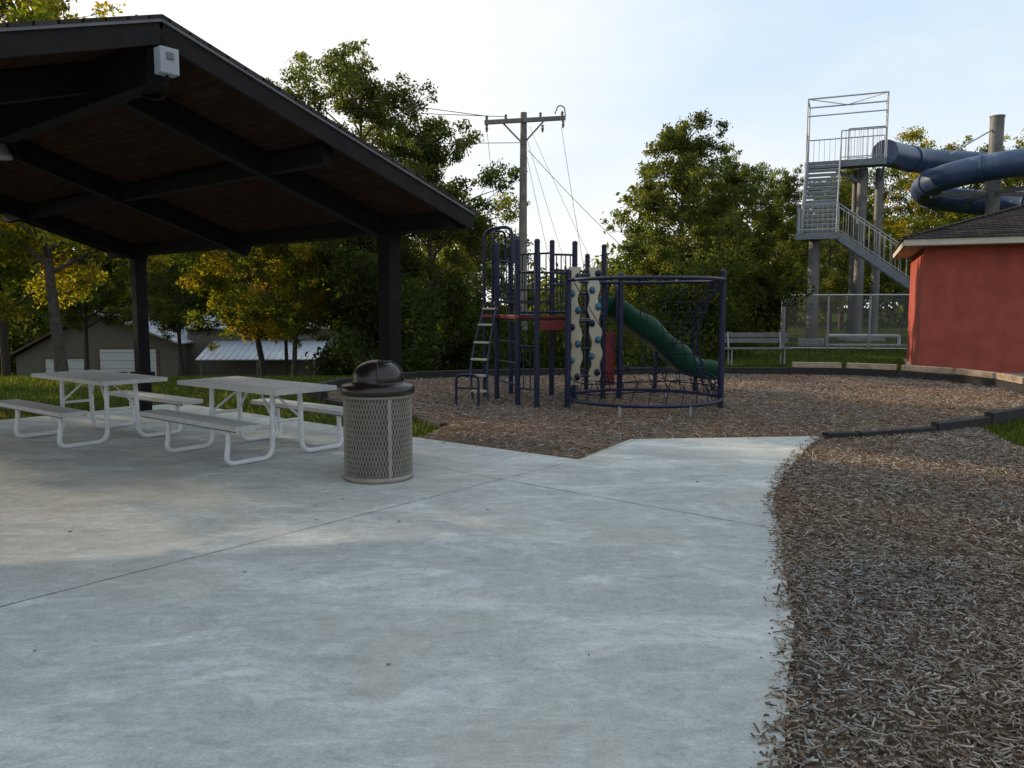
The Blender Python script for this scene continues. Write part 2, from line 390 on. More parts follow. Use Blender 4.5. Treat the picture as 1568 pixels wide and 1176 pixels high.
# ------------------------------------------------------------------ picnic tables
def picnic(loc,rz):
    R=root('picnic_table',loc,rz)
    L,Wd=1.85,.74
    t=MB()
    def grate(cx,cy,w,l,z,st=.032):
        t.box((cx,cy-w/2,z-.018),(l,.03,.045),'coat'); t.box((cx,cy+w/2,z-.018),(l,.03,.045),'coat')
        t.box((cx-l/2,cy,z-.018),(.03,w+.03,.047),'coat'); t.box((cx+l/2,cy,z-.018),(.03,w+.03,.047),'coat')
        for i in range(1,int(l/st)): t.box((cx-l/2+i*st,cy,z-.003),(.016,w,.008),'coat')
        for i in range(1,int(w/st)): t.box((cx,cy-w/2+i*st,z-.001),(l,.016,.008),'coat')
    grate(0,0,Wd,L,.76); t.obj('table_top',R)
    for s,nm in((-1,'seat'),(1,'seat_far')):
        t=MB(); grate(0,s*.70,.25,L,.45)
        t.box((0,s*(.70-.125),.412),(L-.02,.012,.035),'coat_d'); t.box((0,s*(.70+.125),.412),(L-.02,.012,.035),'coat_d')
        t.obj(nm,R)
    fr=MB()
    for x in(-.58,.58):
        for s in(-1,1):
            p=rpath([(x,s*.17,.735),(x,s*.19,.03),(x,s*.74,.03),(x,s*.70,.24),(x,s*.70,.425)],.13,7)
            fr.tube(p,.027,'white',10)
            fr.box((x,s*.70,.42),(.05,.22,.012),'white')
        fr.tube([(x,-.34,.725),(x,.34,.725)],.02,'white')
        fr.tube([(x,-.185,.40),(x,.185,.40)],.018,'white')
        sg=1 if x>0 else -1
        for s in(-1,1): fr.tube([(x,s*.17,.42),(x-sg*.42,s*.05,.72)],.014,'white')
    fr.obj('pipe_frame',R)
    return R
picnic((-2.86,8.95,.03),rad(-38.5)); picnic((-5.12,9.95,.03),rad(-37.5))

# ------------------------------------------------------------------ trash can
def trash():
    R=root('trash_can',(-1.26,7.57,.03),rad(0))
    b_=MB(); r=.315; h=.82
    b_.lathe([(r-.02,.03),(r-.02,h)],(0,0,0),'liner',40); b_.lathe([(0,.025),(r-.02,.03)],(0,0,0),'liner',40)
    b_.obj('liner',R)
    g=MB(); nh=66; tw=2*math.pi/nh*8
    for sgn in(-1,1):
        for i in range(nh):
            a0=2*math.pi*i/nh; st=14
            pts=[((r)*math.cos(a0+sgn*tw*j/st),(r)*math.sin(a0+sgn*tw*j/st),.04+(h-.06)*j/st) for j in range(st+1)]
            g.tube(pts,.0042,'can',4,cap=False)
    g.obj('expanded_metal_body',R)
    rg=MB(); rg.lathe([(r-.01,.0),(r+.012,.0),(r+.014,.045),(r-.01,.05)],(0,0,0),'can',40)
    rg.lathe([(r-.01,h-.05),(r+.014,h-.05),(r+.014,h),(r-.01,h+.005)],(0,0,0),'can',40)
    for i in range(4):
        a=i*math.pi/2+.5; rg.box((r*math.cos(a),r*math.sin(a),h/2),(.012,.035,h-.06),'can',rz=a)
    rg.obj('rims_and_straps',R)
    l=MB(); rf=.345
    l.lathe([(r-.01,h-.02),(rf-.01,h-.025),(rf,h-.01),(rf,h+.045),(rf-.02,h+.065),(.25,h+.075),(.235,h+.095),(.234,h+.12)]+
            [(.234*math.cos(t),h+.12+.175*math.sin(t)) for t in np.linspace(.05,math.pi/2,12)],(0,0,0),'lid',48)
    l.obj('dome_lid',R)
    d=MB(); vs=[];fs=[];nn=8
    def dome(az,el,rr): return (rr*math.cos(el)*math.cos(az),rr*math.cos(el)*math.sin(az),h+.12+(rr-.234+.175)*math.sin(el))
    ca=rad(-42)
    for i in range(nn+1):
        for j in range(nn+1): vs.append(dome(ca+rad(-38+76*i/nn),rad(-8+66*j/nn),.243))
    for i in range(nn):
        for j in range(nn): fs.append((i*(nn+1)+j,(i+1)*(nn+1)+j,(i+1)*(nn+1)+j+1,i*(nn+1)+j+1))
    d.add(vs,fs,'lid',True)
    edge=[dome(ca+rad(-38),rad(e),.247) for e in np.linspace(-8,58,8)]+[dome(ca+rad(a),rad(58),.247) for a in np.linspace(-38,38,8)]+[dome(ca+rad(38),rad(e),.247) for e in np.linspace(58,-8,8)]
    d.tube(edge,.008,'lid',6); d.obj('push_door',R)
trash()

# ------------------------------------------------------------------ shelter
def shelter():
    R=root('picnic_shelter',(-1.27,8.47,.03),TH)
    ze,zr=2.52,3.52; ye,yr,yw=.22,-2.85,-5.95; x0,x1=-6.4,.97
    sl=(zr-ze)/(ye-yr)
    def zt(y): return ze+sl*(ye-y) if y>yr else ze+(zr-ze)/(yr-yw)*(y-yw)
    P=MB()
    for x in(0,-5.50):
        for y in(0,-5.7):
            P.box((x,y,1.18),(.165,.165,2.36),'post'); P.box((x,y,.012),(.26,.26,.02),'post')
    P.obj('posts',R,bevel=.006)
    B=MB()
    for y in(0,-5.7): B.box(((x0+x1)/2,y,2.44),(x1-x0-.12,.15,.17),'post')
    B.box(((x0+x1)/2,yr,zr-.30),(x1-x0-.10,.14,.26),'post')
    for y in(-1.42,-4.28): B.box(((x0+x1)/2,y,zt(y)-.21),(x1-x0-.2,.10,.15),'post')
    for x in(0,-2.78,-5.50):
        for ya,yb in((ye-.1,yr+.05),(yw+.1,yr-.05)):
            B.beam((x,ya,zt(ya)-.215),(x,yb,zt(yb)-.215),.11,.20,'post')
    B.obj('beams_and_rafters',R,bevel=.004)
    C=MB()
    C.add([(x0,ye,ze-.10),(x1,ye,ze-.10),(x1,yr,zr-.10),(x0,yr,zr-.10)],[(0,1,2,3)],'ceil')
    C.add([(x0,yr,zr-.10),(x1,yr,zr-.10),(x1,yw,ze-.10),(x0,yw,ze-.10)],[(0,1,2,3)],'ceil')
    C.obj('ceiling_boards',R)
    S=MB()
    S.add([(x0-.03,ye+.04,ze),(x1+.04,ye+.04,ze),(x1+.04,yr,zr+.013),(x0-.03,yr,zr+.013)],[(0,1,2,3)],'shingle')
    S.add([(x0-.03,yr,zr+.013),(x1+.04,yr,zr+.013),(x1+.04,yw-.04,ze),(x0-.03,yw-.04,ze)],[(0,1,2,3)],'shingle')
    S.add([(x1+.04,ye+.04,ze),(x1+.04,yr,zr+.013),(x1+.04,yr,zr-.012),(x1+.04,ye+.04,ze-.025)],[(0,1,2,3)],'shingle')
    S.add([(x1+.04,yr,zr+.013),(x1+.04,yw-.04,ze),(x1+.04,yw-.04,ze-.025),(x1+.04,yr,zr-.012)],[(0,1,2,3)],'shingle')
    S.obj('shingles',R)
    Fm=MB()
    for x in(x1,x0):
        for ya,yb in((ye,yr),(yw,yr)):
            Fm.beam((x,ya,ze-.095),(x,yb,zr-.095),.035,.15,'fascia')
            Fm.beam((x+(.02 if x==x1 else -.02),ya,ze-.022),(x+(.02 if x==x1 else -.02),yb,zr-.022),.03,.02,'drip')
    for y in(ye,yw): Fm.box(((x0+x1)/2,y,ze-.085),(x1-x0-.04,.03,.13),'fascia')
    Fm.obj('fascia',R)
    E=MB(); E.box((x1+.07,yr-.0,zr-.30),(.09,.13,.17),'boxgrey'); E.box((x1+.12,yr,zr-.27),(.012,.05,.05),'coat_d')
    E.obj('electrical_box',R,bevel=.01)
    c=MB(); c.tube(rpath([(x1+.07,yr,zr-.38),(x1+.03,yr+.01,zr-.50),(x1-.15,yr+.05,zr-.50),(x1-.35,yr+.03,zr-.44)],.06),.012,'post',6)
    c.obj('conduit',R)
    Lg=MB(); Lg.lathe([(.0,.10),(.05,.10),(.07,.03),(.11,-.03),(.11,-.06),(.0,-.075)],(-2.1,yr+.0,zr-.50),'boxgrey',20); Lg.tube([(-2.1,yr,zr-.42),(-2.1,yr,zr-.3)],.02,'post'); Lg.obj('ceiling_light',R)
shelter()

# ------------------------------------------------------------------ play structure
def play_structure():
    R=root('playground_structure')
    dz=1.45
    L_=(-.27,14.25);F_=(.09,13.3);Rr=(1.05,13.6);B_=(.72,14.6);Q=(1.62,14.3);Q2=(1.42,15.3);G_=(.40,12.95)
    p=MB()
    for (x,y),h in ((L_,2.72),(F_,2.72),(Rr,2.70),(B_,2.8),(Q,2.70),(Q2,2.6),(G_,2.68),((-.02,15.1),2.75)):
        p.tube([(x,y,-.1),(x,y,h)],.045,'navy',12); p.lathe([(.047,h-.02),(.05,h),(.03,h+.03),(.0,h+.035)],(x,y,0),'navy',12)
    p.obj('posts',R)
    d=MB()
    def deck(poly,z):
        n=len(poly); cx=sum(q[0] for q in poly)/n; cy=sum(q[1] for q in poly)/n
        pl=[(cx+(x-cx)*.96,cy+(y-cy)*.96) for x,y in poly]
        d.add([(x,y,z) for x,y in pl]+[(x,y,z-.05) for x,y in pl],[tuple(range(n)),tuple(range(n,2*n))[::-1]]+[(i,(i+1)%n,n+(i+1)%n,n+i) for i in range(n)],'deck')
    deck([L_,F_,Rr,B_],dz); deck([B_,Rr,Q,Q2],dz-.02); deck([L_,B_,(-.02,15.1)],dz+.3)
    d.obj('decks',R)
    e=MB()
    e.beam((L_[0],L_[1]-.05,dz+.02),(F_[0],F_[1]-.06,dz+.02),.02,.07,'red'); e.beam((F_[0],F_[1]-.06,dz+.02),(Rr[0],Rr[1]-.06,dz+.02),.02,.05,'red')
    e.box((-.36,14.1,dz+.03),(.34,.04,.05),'red')
    e.box((1.70,14.35,.72),(.28,.04,.95),'red',rz=.3); e.box((.62,13.35,dz-.12),(.5,.03,.16),'red',rz=.31)
    e.obj('red_panels',R,bevel=.01)
    r=MB()
    def rail(a,b_,z0,z1,nb):
        r.tube([(a[0],a[1],z1),(b_[0],b_[1],z1)],.018,'navy'); r.tube([(a[0],a[1],z0),(b_[0],b_[1],z0)],.018,'navy')
        for i in range(1,nb):
            t=i/nb; r.tube([(a[0]+(b_[0]-a[0])*t,a[1]+(b_[1]-a[1])*t,z0),(a[0]+(b_[0]-a[0])*t,a[1]+(b_[1]-a[1])*t,z1)],.011,'navy',6)
    rail(F_,Rr,dz+.1,dz+.75,8); rail(B_,Q2,dz+.1,dz+.85,7); rail(L_,(-.02,15.1),dz+.35,dz+1.0,6); rail((-.02,15.1),B_,dz+.5,dz+1.15,7); rail(G_,F_,.3,1.0,3)
    r.tube([(G_[0],G_[1],2.2),(F_[0],F_[1],2.2)],.018,'navy'); r.tube([(G_[0],G_[1],1.5),(F_[0],F_[1],1.5)],.018,'navy')
    rail((.66,13.44),Rr,dz+.55,dz+1.05,5)
    r.obj('guard_rails',R)
    a=MB()
    a.tube(rpath([(-.50,14.55,-.05),(-.50,14.55,3.0),(.0,14.3,3.05),(.02,14.2,2.4)],.2,8),.03,'navy',10)
    a.tube(rpath([(-.34,14.3,1.4),(-.34,14.3,2.98),(-.12,14.9,3.0),(-.12,14.9,2.4)],.18,8),.022,'navy',8)
    lp=catmull([(-.66,13.45,0.1),(-.70,13.65,.55),(-.62,13.95,1.1),(-.48,14.3,1.65)],8); rp=catmull([(-.40,13.35,0.1),(-.42,13.5,.55),(-.36,13.8,1.1),(-.27,14.15,1.65)],8)
    a.tube(lp,.022,'navy',8); a.tube(rp,.022,'navy',8)
    for i in range(3,25,4):
        q0,q1=lp[i],rp[i]; a.beam(q0,q1,.11,.03,'tanp')
    a.tube(rpath([(-.93,13.35,0),(-.93,13.35,.52),(-.55,13.15,.52),(-.55,13.15,0)],.12,6),.022,'navy',8)
    a.tube([(-.93,13.35,.30),(-.55,13.15,.30)],.018,'navy')
    for z in (.35,.7,1.05): a.tube([(-.27,14.25,z),(.09,13.3,z)],.016,'navy')
    a.obj('arch_ladder',R)
    k=MB()
    for cx,cy,zs in ((1.02,13.18,.36),(1.36,13.34,.42)):
        nz=26; vs=[];fs=[]
        for i in range(nz+1):
            z=zs+(2.28-zs)*i/nz; w=.085+.022*math.sin(i*1.25); oy=-.10*math.sin(math.pi*i/nz); ox=.05*math.sin(i/nz*6.28)
            for dx,dy in((-w,-.03),(w,-.03),(w,.03),(-w,.03)): vs.append((cx+dx+ox*.5,cy+dy+oy,z))
        for i in range(nz):
            for j in range(4): fs.append((i*4+j,i*4+(j+1)%4,(i+1)*4+(j+1)%4,(i+1)*4+j))
        fs.append((0,3,2,1)); fs.append((nz*4,nz*4+1,nz*4+2,nz*4+3))
        k.add(vs,fs,'tanp')
        for i in range(7):
            z=zs+.14+i*.27; oy=-.10*math.sin(math.pi*(z-zs)/(2.28-zs)); s_=-1 if i%2 else 1
            k.lathe([(0,.0),(.052,.0),(.045,.035),(.0,.05)],(0,0,0),'hold' if i%3 else 'navy',10)
            nv=40; 
            k.v[-nv:]=[(cx+s_*.05+v[0],cy+oy-.03-v[2],z+v[1]*1.2) for v in k.v[-nv:]]
    for z in (.5,.95,1.4,1.85,2.15): k.tube([(1.02,13.2,z),(1.36,13.34,z)],.02,'navy')
    k.tube([(1.02,13.2,1.5),(1.05,13.6,1.5)],.02,'navy'); k.tube([(1.36,13.34,1.5),(1.62,14.3,1.5)],.02,'navy')
    k.obj('climbing_wall',R)
    s=MB(); P=catmull([(1.55,14.82,1.50),(1.85,14.88,1.48),(2.2,14.98,1.25),(2.55,15.08,1.02),(2.9,15.18,.72),(3.25,15.26,.43),(3.55,15.32,.34),(3.85,15.36,.31)],6)
    sec=[(-.36,.26),(-.34,.30),(-.30,.27),(-.27,.08),(-.18,.0),(.18,.0),(.27,.08),(.30,.27),(.34,.30),(.36,.26),(.31,.02),(.2,-.05),(-.2,-.05),(-.31,.02)]
    vs=[];fs=[];n=len(sec)
    for i,q in enumerate(P):
        dd=(P[min(i+1,len(P)-1)]-P[max(i-1,0)]).normalized(); sd=dd.cross(Vector((0,0,1))).normalized(); up=sd.cross(dd)
        wv=1+.12*math.sin(i*.55)
        for a_,b_ in sec: vs.append(q+sd*a_+up*b_*wv)
    for i in range(len(P)-1):
        for j in range(n): fs.append((i*n+j,i*n+(j+1)%n,(i+1)*n+(j+1)%n,(i+1)*n+j))
    fs.append(tuple(range(n))); fs.append(tuple(range((len(P)-1)*n,len(P)*n))[::-1])
    s.add(vs,fs,'green',True); s.tube([(3.5,15.3,0),(3.5,15.3,.3)],.04,'navy'); s.tube([(2.7,15.12,0),(2.7,15.12,.8)],.04,'navy')
    s.obj('slide',R)
    h=MB(); h.tube(rpath([(1.68,14.45,1.4),(1.70,14.45,2.15),(1.62,15.2,2.15),(1.60,15.2,1.4)],.28,8),.03,'navy',10)
    h.tube(rpath([(1.86,14.5,1.4),(1.88,14.5,2.08),(1.80,15.22,2.08),(1.78,15.22,1.4)],.28,8),.026,'navy',10)
    h.obj('slide_hood',R)
play_structure()
def net_climber():
    R=root('net_climber',(2.13,13.05,0),0); r=1.24
    p=MB()
    for ad in(-6,186,100):
        a=rad(ad); p.tube([(r*math.cos(a),r*math.sin(a),-.1),(r*math.cos(a),r*math.sin(a),2.2)],.05,'navy',12)
        p.lathe([(.052,2.18),(.055,2.2),(.03,2.235),(0,2.24)],(r*math.cos(a),r*math.sin(a),0),'navy',12)
    for ad in(-115,-65): a=rad(ad); p.tube([(r*math.cos(a),r*math.sin(a),-.1),(r*math.cos(a),r*math.sin(a),.17)],.025,'galv',8)
    p.obj('posts',R)
    g=MB()
    for z,rr in((2.06,r),(.17,r)): g.tube([(rr*math.cos(t),rr*math.sin(t),z) for t in np.linspace(0,2*math.pi,48,endpoint=False)],.028,'navy',8,closed=True)
    g.obj('rings',R)
    n=MB()
    def pt(a,z,q=.30):
        t=(z-.17)/(2.06-.17); rr=r*(1-q*math.sin(math.pi*t)); return (rr*math.cos(a),rr*math.sin(a),z)
    zs=np.linspace(.17,2.06,12)
    an=[rad(a) for a in np.arange(-40,60,14)]
    for i,a in enumerate(an): n.tube([pt(a+ (.06 if k%2 else 0),z) for k,z in enumerate(zs)],.009,'rope',5)
    for z in zs[1:-1]: n.tube([pt(a,z) for a in an],.009,'rope',5)
    an=[rad(a) for a in np.arange(0,360,12)]
    for z,q in((.50,.06),(.34,.03)): n.tube([((r-q)*math.cos(a),(r-q)*math.sin(a),z+.05*math.sin(3*a)) for a in an],.009,'rope',5,closed=True)
    for a in an[::1]: n.tube([(r*math.cos(a),r*math.sin(a),.17),((r-.06)*math.cos(a+.08),(r-.06)*math.sin(a+.08),.50+.05*math.sin(3*a))],.008,'rope',5)
    for k_ in range(6):
        a=k_*math.pi/3+.3; n.tube([(r*math.cos(a),r*math.sin(a),2.06),(.3*math.cos(a),.3*math.sin(a),.62),((r-.06)*math.cos(a+.5),(r-.06)*math.sin(a+.5),.5)] ,.008,'rope',5)
    n.tube([(.3*math.cos(a),.3*math.sin(a),.65) for a in an],.009,'rope',5,closed=True)
    n.obj('rope_net',R)
net_climber()

# ------------------------------------------------------------------ utility pole + lines
def pole():
    R=root('utility_pole',(.35,26,0)); b_=MB()
    b_.tube([(0,0,-2),(0,0,4),(0.02,0,7.75)],[.16,.13,.10],'polewood',12); b_.obj('pole',R)
    c=MB(); a=rad(8); dx,dy=math.cos(a),math.sin(a)
    c.beam((-1.22*dx,-.12-1.22*dy,7.38),(1.35*dx,-.12+1.35*dy,7.60),.10,.13,'polewood')
    c.beam((-.62,-.14,7.38),(0,-.14,6.75),.03,.05,'polewood'); c.beam((.66,-.10,7.48),(0,-.14,6.75),.03,.05,'polewood')
    c.obj('crossarm',R)
    i_=MB()
    for t,z in((-1.15,7.45),(-.55,7.50),(.55,7.60),(1.25,7.66)):
        i_.lathe([(.02,0),(.05,.04),(.03,.07),(.055,.1),(.03,.14),(0,.16)],(t*dx,-.12+t*dy,z),'coat_d',10)
    for t,z in((-1.15,7.30),(.62,7.35),(1.28,7.5)): i_.lathe([(0,.02),(.05,0),(.03,-.06),(.05,-.1),(.02,-.22),(0,-.22)],(t*dx,-.14+t*dy,z),'coat_d',10)
    i_.tube(rpath([(1.0,-.12,7.68),(1.1,-.12,7.95),(1.3,-.12,7.9),(1.33,-.12,7.6)],.1),.02,'wire',6)
    i_.obj('insulators',R)
pole()
w=MB()
def wire(a,b_,sag=.3,r=.011):
    a=Vector(a);b_=Vector(b_)
    w.tube([a.lerp(b_,t)-Vector((0,0,4*sag*t*(1-t))) for t in np.linspace(0,1,14)],r,'wire',4)
wire((-.85,25.8,7.6),(-40,33,16.5),.6); wire((-.2,25.9,7.6),(-42,32,13.5),.8); wire((.35,25.9,6.8),(-40,33,10.5),.7)
wire((.5,26,6.6),(6.5,31,2.0),.2)
for a,b_ in (((.55,25.9,7.3),(3.0,21,1.0)),((.45,25.9,7.0),(2.2,22,.6)),((1.55,25.9,7.3),(2.4,23,.8)),((-.8,25.9,7.3),(-.1,24,1.0)),((.4,25.9,6.7),(1.6,22.5,.6))): wire(a,b_,.12,.007)
w.obj('power_lines')

# ------------------------------------------------------------------ red building
def red_building():
    ang=math.atan2(-.39,.92); R=root('red_block_building',(9.9,19.5,0),ang)
    W_,D_,H=9,4.6,3.08
    b_=MB(); b_.box((W_/2,D_/2,H/2),(W_,D_,H),'stucco'); b_.obj('walls',R)
    p=MB(); p.box((W_/2,D_/2,.04),(W_+.12,D_+.12,.10),'concrete_pad'); p.obj('plinth',R)
    o=.45; s=MB(); s.box((W_/2,D_/2,H+.02),(W_+2*o-.05,D_+2*o-.05,.05),'cream'); s.obj('soffit',R)
    f=MB()
    for y in(-o,D_+o): f.box((W_/2,y,H+.09),(W_+2*o+.04,.03,.17),'cream')
    for x in(-o,W_+o): f.box((x,D_/2,H+.09),(.03,D_+2*o-.02,.17),'cream')
    f.obj('fascia',R)
    r=MB(); z0=H+.18; oo=o+.05; hd=D_/2+oo; zt=z0+hd*.33
    v=[(-oo,-oo,z0),(W_+oo,-oo,z0),(W_+oo,D_+oo,z0),(-oo,D_+oo,z0),(hd-oo,D_/2,zt),(W_+oo-hd,D_/2,zt)]
    r.add(v,[(0,1,5,4),(1,2,5),(2,3,4,5),(3,0,4)],'shingle'); r.add([(x,y,z0-.03) for x,y,z in v[:4]],[(3,2,1,0)],'shingle')
    r.add(v[:4]+[(x,y,z0-.03) for x,y,z in v[:4]],[(0,4,5,1),(1,5,6,2),(2,6,7,3),(3,7,4,0)],'shingle'); r.obj('hip_roof',R)
    r=MB(); r.beam((-oo,-oo,z0+.01),(hd-oo,D_/2,zt+.01),.16,.03,'shingle'); r.beam((hd-oo,D_/2,zt+.01),(W_+oo-hd,D_/2,zt+.01),.2,.03,'shingle')
    for i in range(1,17):
        t=i/17; zz=z0+(zt-z0)*t; q=hd*t-oo
        r.beam((q,q,zz+.004),(W_-q,q,zz+.004),.03,.012,'shingle')
    r.obj('ridge_caps_and_courses',R)
red_building()

# ------------------------------------------------------------------ slide tower
def tower():
    ang=math.atan2(-.39,.92); R=root('water_slide_tower',(11.5,30.5,.15),ang)
    c=MB()
    def col(x,y,h,r=.2): c.tube([(x,y,-.3),(x,y,h)],r,'colm',16); c.box((x,y,.12),(.9,.9,.35),'concrete_pad')
    col(-.1,.0,4.1,.21); col(1.5,4.3,7.2,.20); col(2.15,4.6,7.2,.17); col(1.25,4.9,7.2,.14)
    c.obj('columns',R)
    s=MB()
    s.box((0,0,4.15),(1.45,1.4,.10),'steelblue'); s.box((0,-.7,4.1),(1.5,.06,.24),'steelblue'); s.box((.8,4.4,7.42),(3.05,1.6,.10),'steelblue'); s.box((.8,3.6,7.36),(3.1,.06,.26),'steelblue')
    for x in(-.6,.6): s.beam((x,.7,4.1),(x,3.6,7.35),.05,.28,'steelblue')
    for i in range(16):
        t=(i+.5)/16; s.box((0,.7+2.9*t,4.2+3.2*t),(1.2,.26,.035),'galv'); s.box((0,.7+2.9*t-.12,4.2+3.2*t-.07),(1.2,.02,.09),'steelblue')
    for y in(-.6,.55): s.beam((.7,y,4.1),(6.0,y,.2),.05,.28,'steelblue')
    for i in range(20):
        t=(i+.5)/20; s.box((.7+5.3*t,0,4.1-3.9*t),(.26,1.15,.035),'galv')
    s.obj('stairs_and_decks',R)
    r=MB(); k='galv'
    def railing(a,b_,h,nb,mid=True):
        a=Vector(a);b_=Vector(b_); H=Vector((0,0,h)); r.tube([a+H,b_+H],.025,k,6); r.tube([a+H*.12,b_+H*.12],.018,k,6)
        for i in range(nb+1):
            p=a.lerp(b_,i/nb); r.tube([p,p+H],.03 if i in(0,nb) else .010,k,5)
    railing((-.7,-.7,4.2),(.7,-.7,4.2),1.05,8); railing((-.7,-.7,4.2),(-.7,.7,4.2),1.05,8)
    for x in(-.63,.63): railing((x,.7,4.25),(x,3.6,7.5),1.05,14)
    railing((.7,-.62,4.2),(6.0,-.62,.3),1.05,30); railing((.7,.57,4.2),(6.0,.57,.3),1.05,20)
    railing((.63,3.62,7.47),(2.3,3.62,7.47),1.2,10); railing((-.7,5.2,7.47),(2.3,5.2,7.47),1.2,14); railing((-.7,3.6,7.47),(-.7,5.2,7.47),1.2,7)
    railing((.9,4.1,7.47),(2.3,4.1,7.47),1.35,6)
    r.obj('railings',R)
    t=MB(); k='coat'
    for y in(3.62,5.18):
        for x in(-.7,2.32): t.tube([(x,y,7.4),(x,y,10.05)],.035,k,6)
        t.tube([(-.7,y,10.05),(2.32,y,10.05)],.035,k,6)
    t.tube([(-.7,3.62,9.35),(2.32,3.62,9.35)],.03,k,6)
    for x in(-.7,2.32): t.tube([(x,3.62,10.05),(x,5.18,10.05)],.03,k,6)
    t.tube([(-.7,3.62,10.05),(.8,5.18,10.05),(2.32,3.62,10.05)],.02,k,6)
    t.obj('canopy_frame',R)
    ex=MB()
    for a_,b_ in(((1.5,4.3,6.6),(.2,4.3,7.35)),((2.15,4.6,6.6),(2.3,3.7,7.35)),((1.5,4.3,6.7),(1.5,3.6,7.35))): ex.beam(a_,b_,.08,.12,'steelblue')
    ex.obj('braces',R)
tower()
def flume():
    R=root('water_slide')
    px_,py_=20.2,34.2; rr=2.6
    P=[(15.3,33.6,7.95),(16.6,35.0,8.05),(18.2,36.3,8.1)]
    for i in range(0,21):
        a=rad(90-i*22.5); P.append((px_+rr*math.cos(a),py_+rr*math.sin(a),8.1-.105*i))
    P=catmull(P,4)
    t=MB(); t.tube(P,.53,'slideblue',20); t.obj('tube',R)
    f=MB()
    for i in range(6,len(P)-1,9):
        d=(P[i+1]-P[i]).normalized(); f.tube([P[i]-d*.04,P[i]+d*.04],.585,'slideblue',20)
    f.obj('flanges',R)
    c=MB(); c.tube([(px_,py_,0),(px_,py_,9.5)],.27,'colm',16); c.lathe([(.29,9.5),(.29,9.56),(0,9.6)],(px_,py_,0),'colm',16)
    for a in(180,270,90,0): 
        a=rad(a); c.beam((px_,py_,6.4),(px_+rr*math.cos(a),py_+rr*math.sin(a),6.3),.12,.16,'colm')
    c.beam((px_,py_,9.1),(px_-2.2,py_-.6,7.9),.05,.05,'galv')
    c.obj('support_column',R)
flume()

# ------------------------------------------------------------------ chain link fence
def fence():
    R=root('chain_link_fence',(0,0,.12)); H=1.95
    runs=[((9.75,28.8),(11.25,28.6)),((11.25,28.6),(12.65,28.4)),((12.65,28.4),(14.3,28.2)),((9.75,28.8),(10.6,31.5)),((10.6,31.5),(11.5,34.2)),((14.3,28.2),(15.8,31.5))]
    p=MB(); w=MB()
    for a,b_ in runs:
        A=Vector((*a,0));B=Vector((*b_,0)); L=(B-A).length; d=(B-A)/L
        for q in(A,B): p.tube([q+Vector((0,0,-.3)),q+Vector((0,0,H+.04))],.045,'coat',8)
        for z in(.06,H,): p.tube([A+Vector((0,0,z)),B+Vector((0,0,z))],.026,'coat',6)
        st=.085; n=int((L+H)/st)
        for i in range(n):
            for sg in(0,1):
                s0=i*st-H
                u0,z0=(s0,0) ; u1,z1=(s0+H,H)
                if u0<0: z0=-u0; u0=0
                if u1>L: z1=H-(u1-L); u1=L
                if z1<=z0: continue
                if sg: u0,u1=L-u0,L-u1
                w.beam(A+d*u0+Vector((0,0,z0)),A+d*u1+Vector((0,0,z1)),.005,.005,'galv')
    p.obj('posts_and_rails',R); w.obj('wire_mesh',R)
fence()
b_=MB(); 
pp=root('pump_pipes',(12.9,30.3,.12)); b_.tube(rpath([(-1,0,0),(-1,0,.45),(1.6,-.3,.45),(1.6,-.3,0)],.1),.06,'coat',8); b_.box((.4,0,.03),(3.2,1.2,.16),'concrete_pad'); b_.obj('pipe_run',pp)

def bench():
    R=root('park_bench',(6.9,22.6,.03),rad(2)); s=MB()
    for y,z in((-.16,.45),(.0,.45),(.16,.45)): s.box((0,y,z),(2.0,.14,.035),'coat_d')
    for z in(.66,.82): s.box((0,.27+.03*(z-.6),z),(2.0,.03,.13),'coat_d')
    s.obj('seat_and_backrest',R)
    l=MB()
    for x in(-.75,.75):
        l.tube([(x,-.15,0),(x,-.15,.43)],.025,'galv'); l.tube(rpath([(x,.15,0),(x,.18,.45),(x,.28,.9)],.1),.025,'galv'); l.tube([(x,-.2,.42),(x,.2,.42)],.02,'galv')
    l.obj('legs',R)
bench()

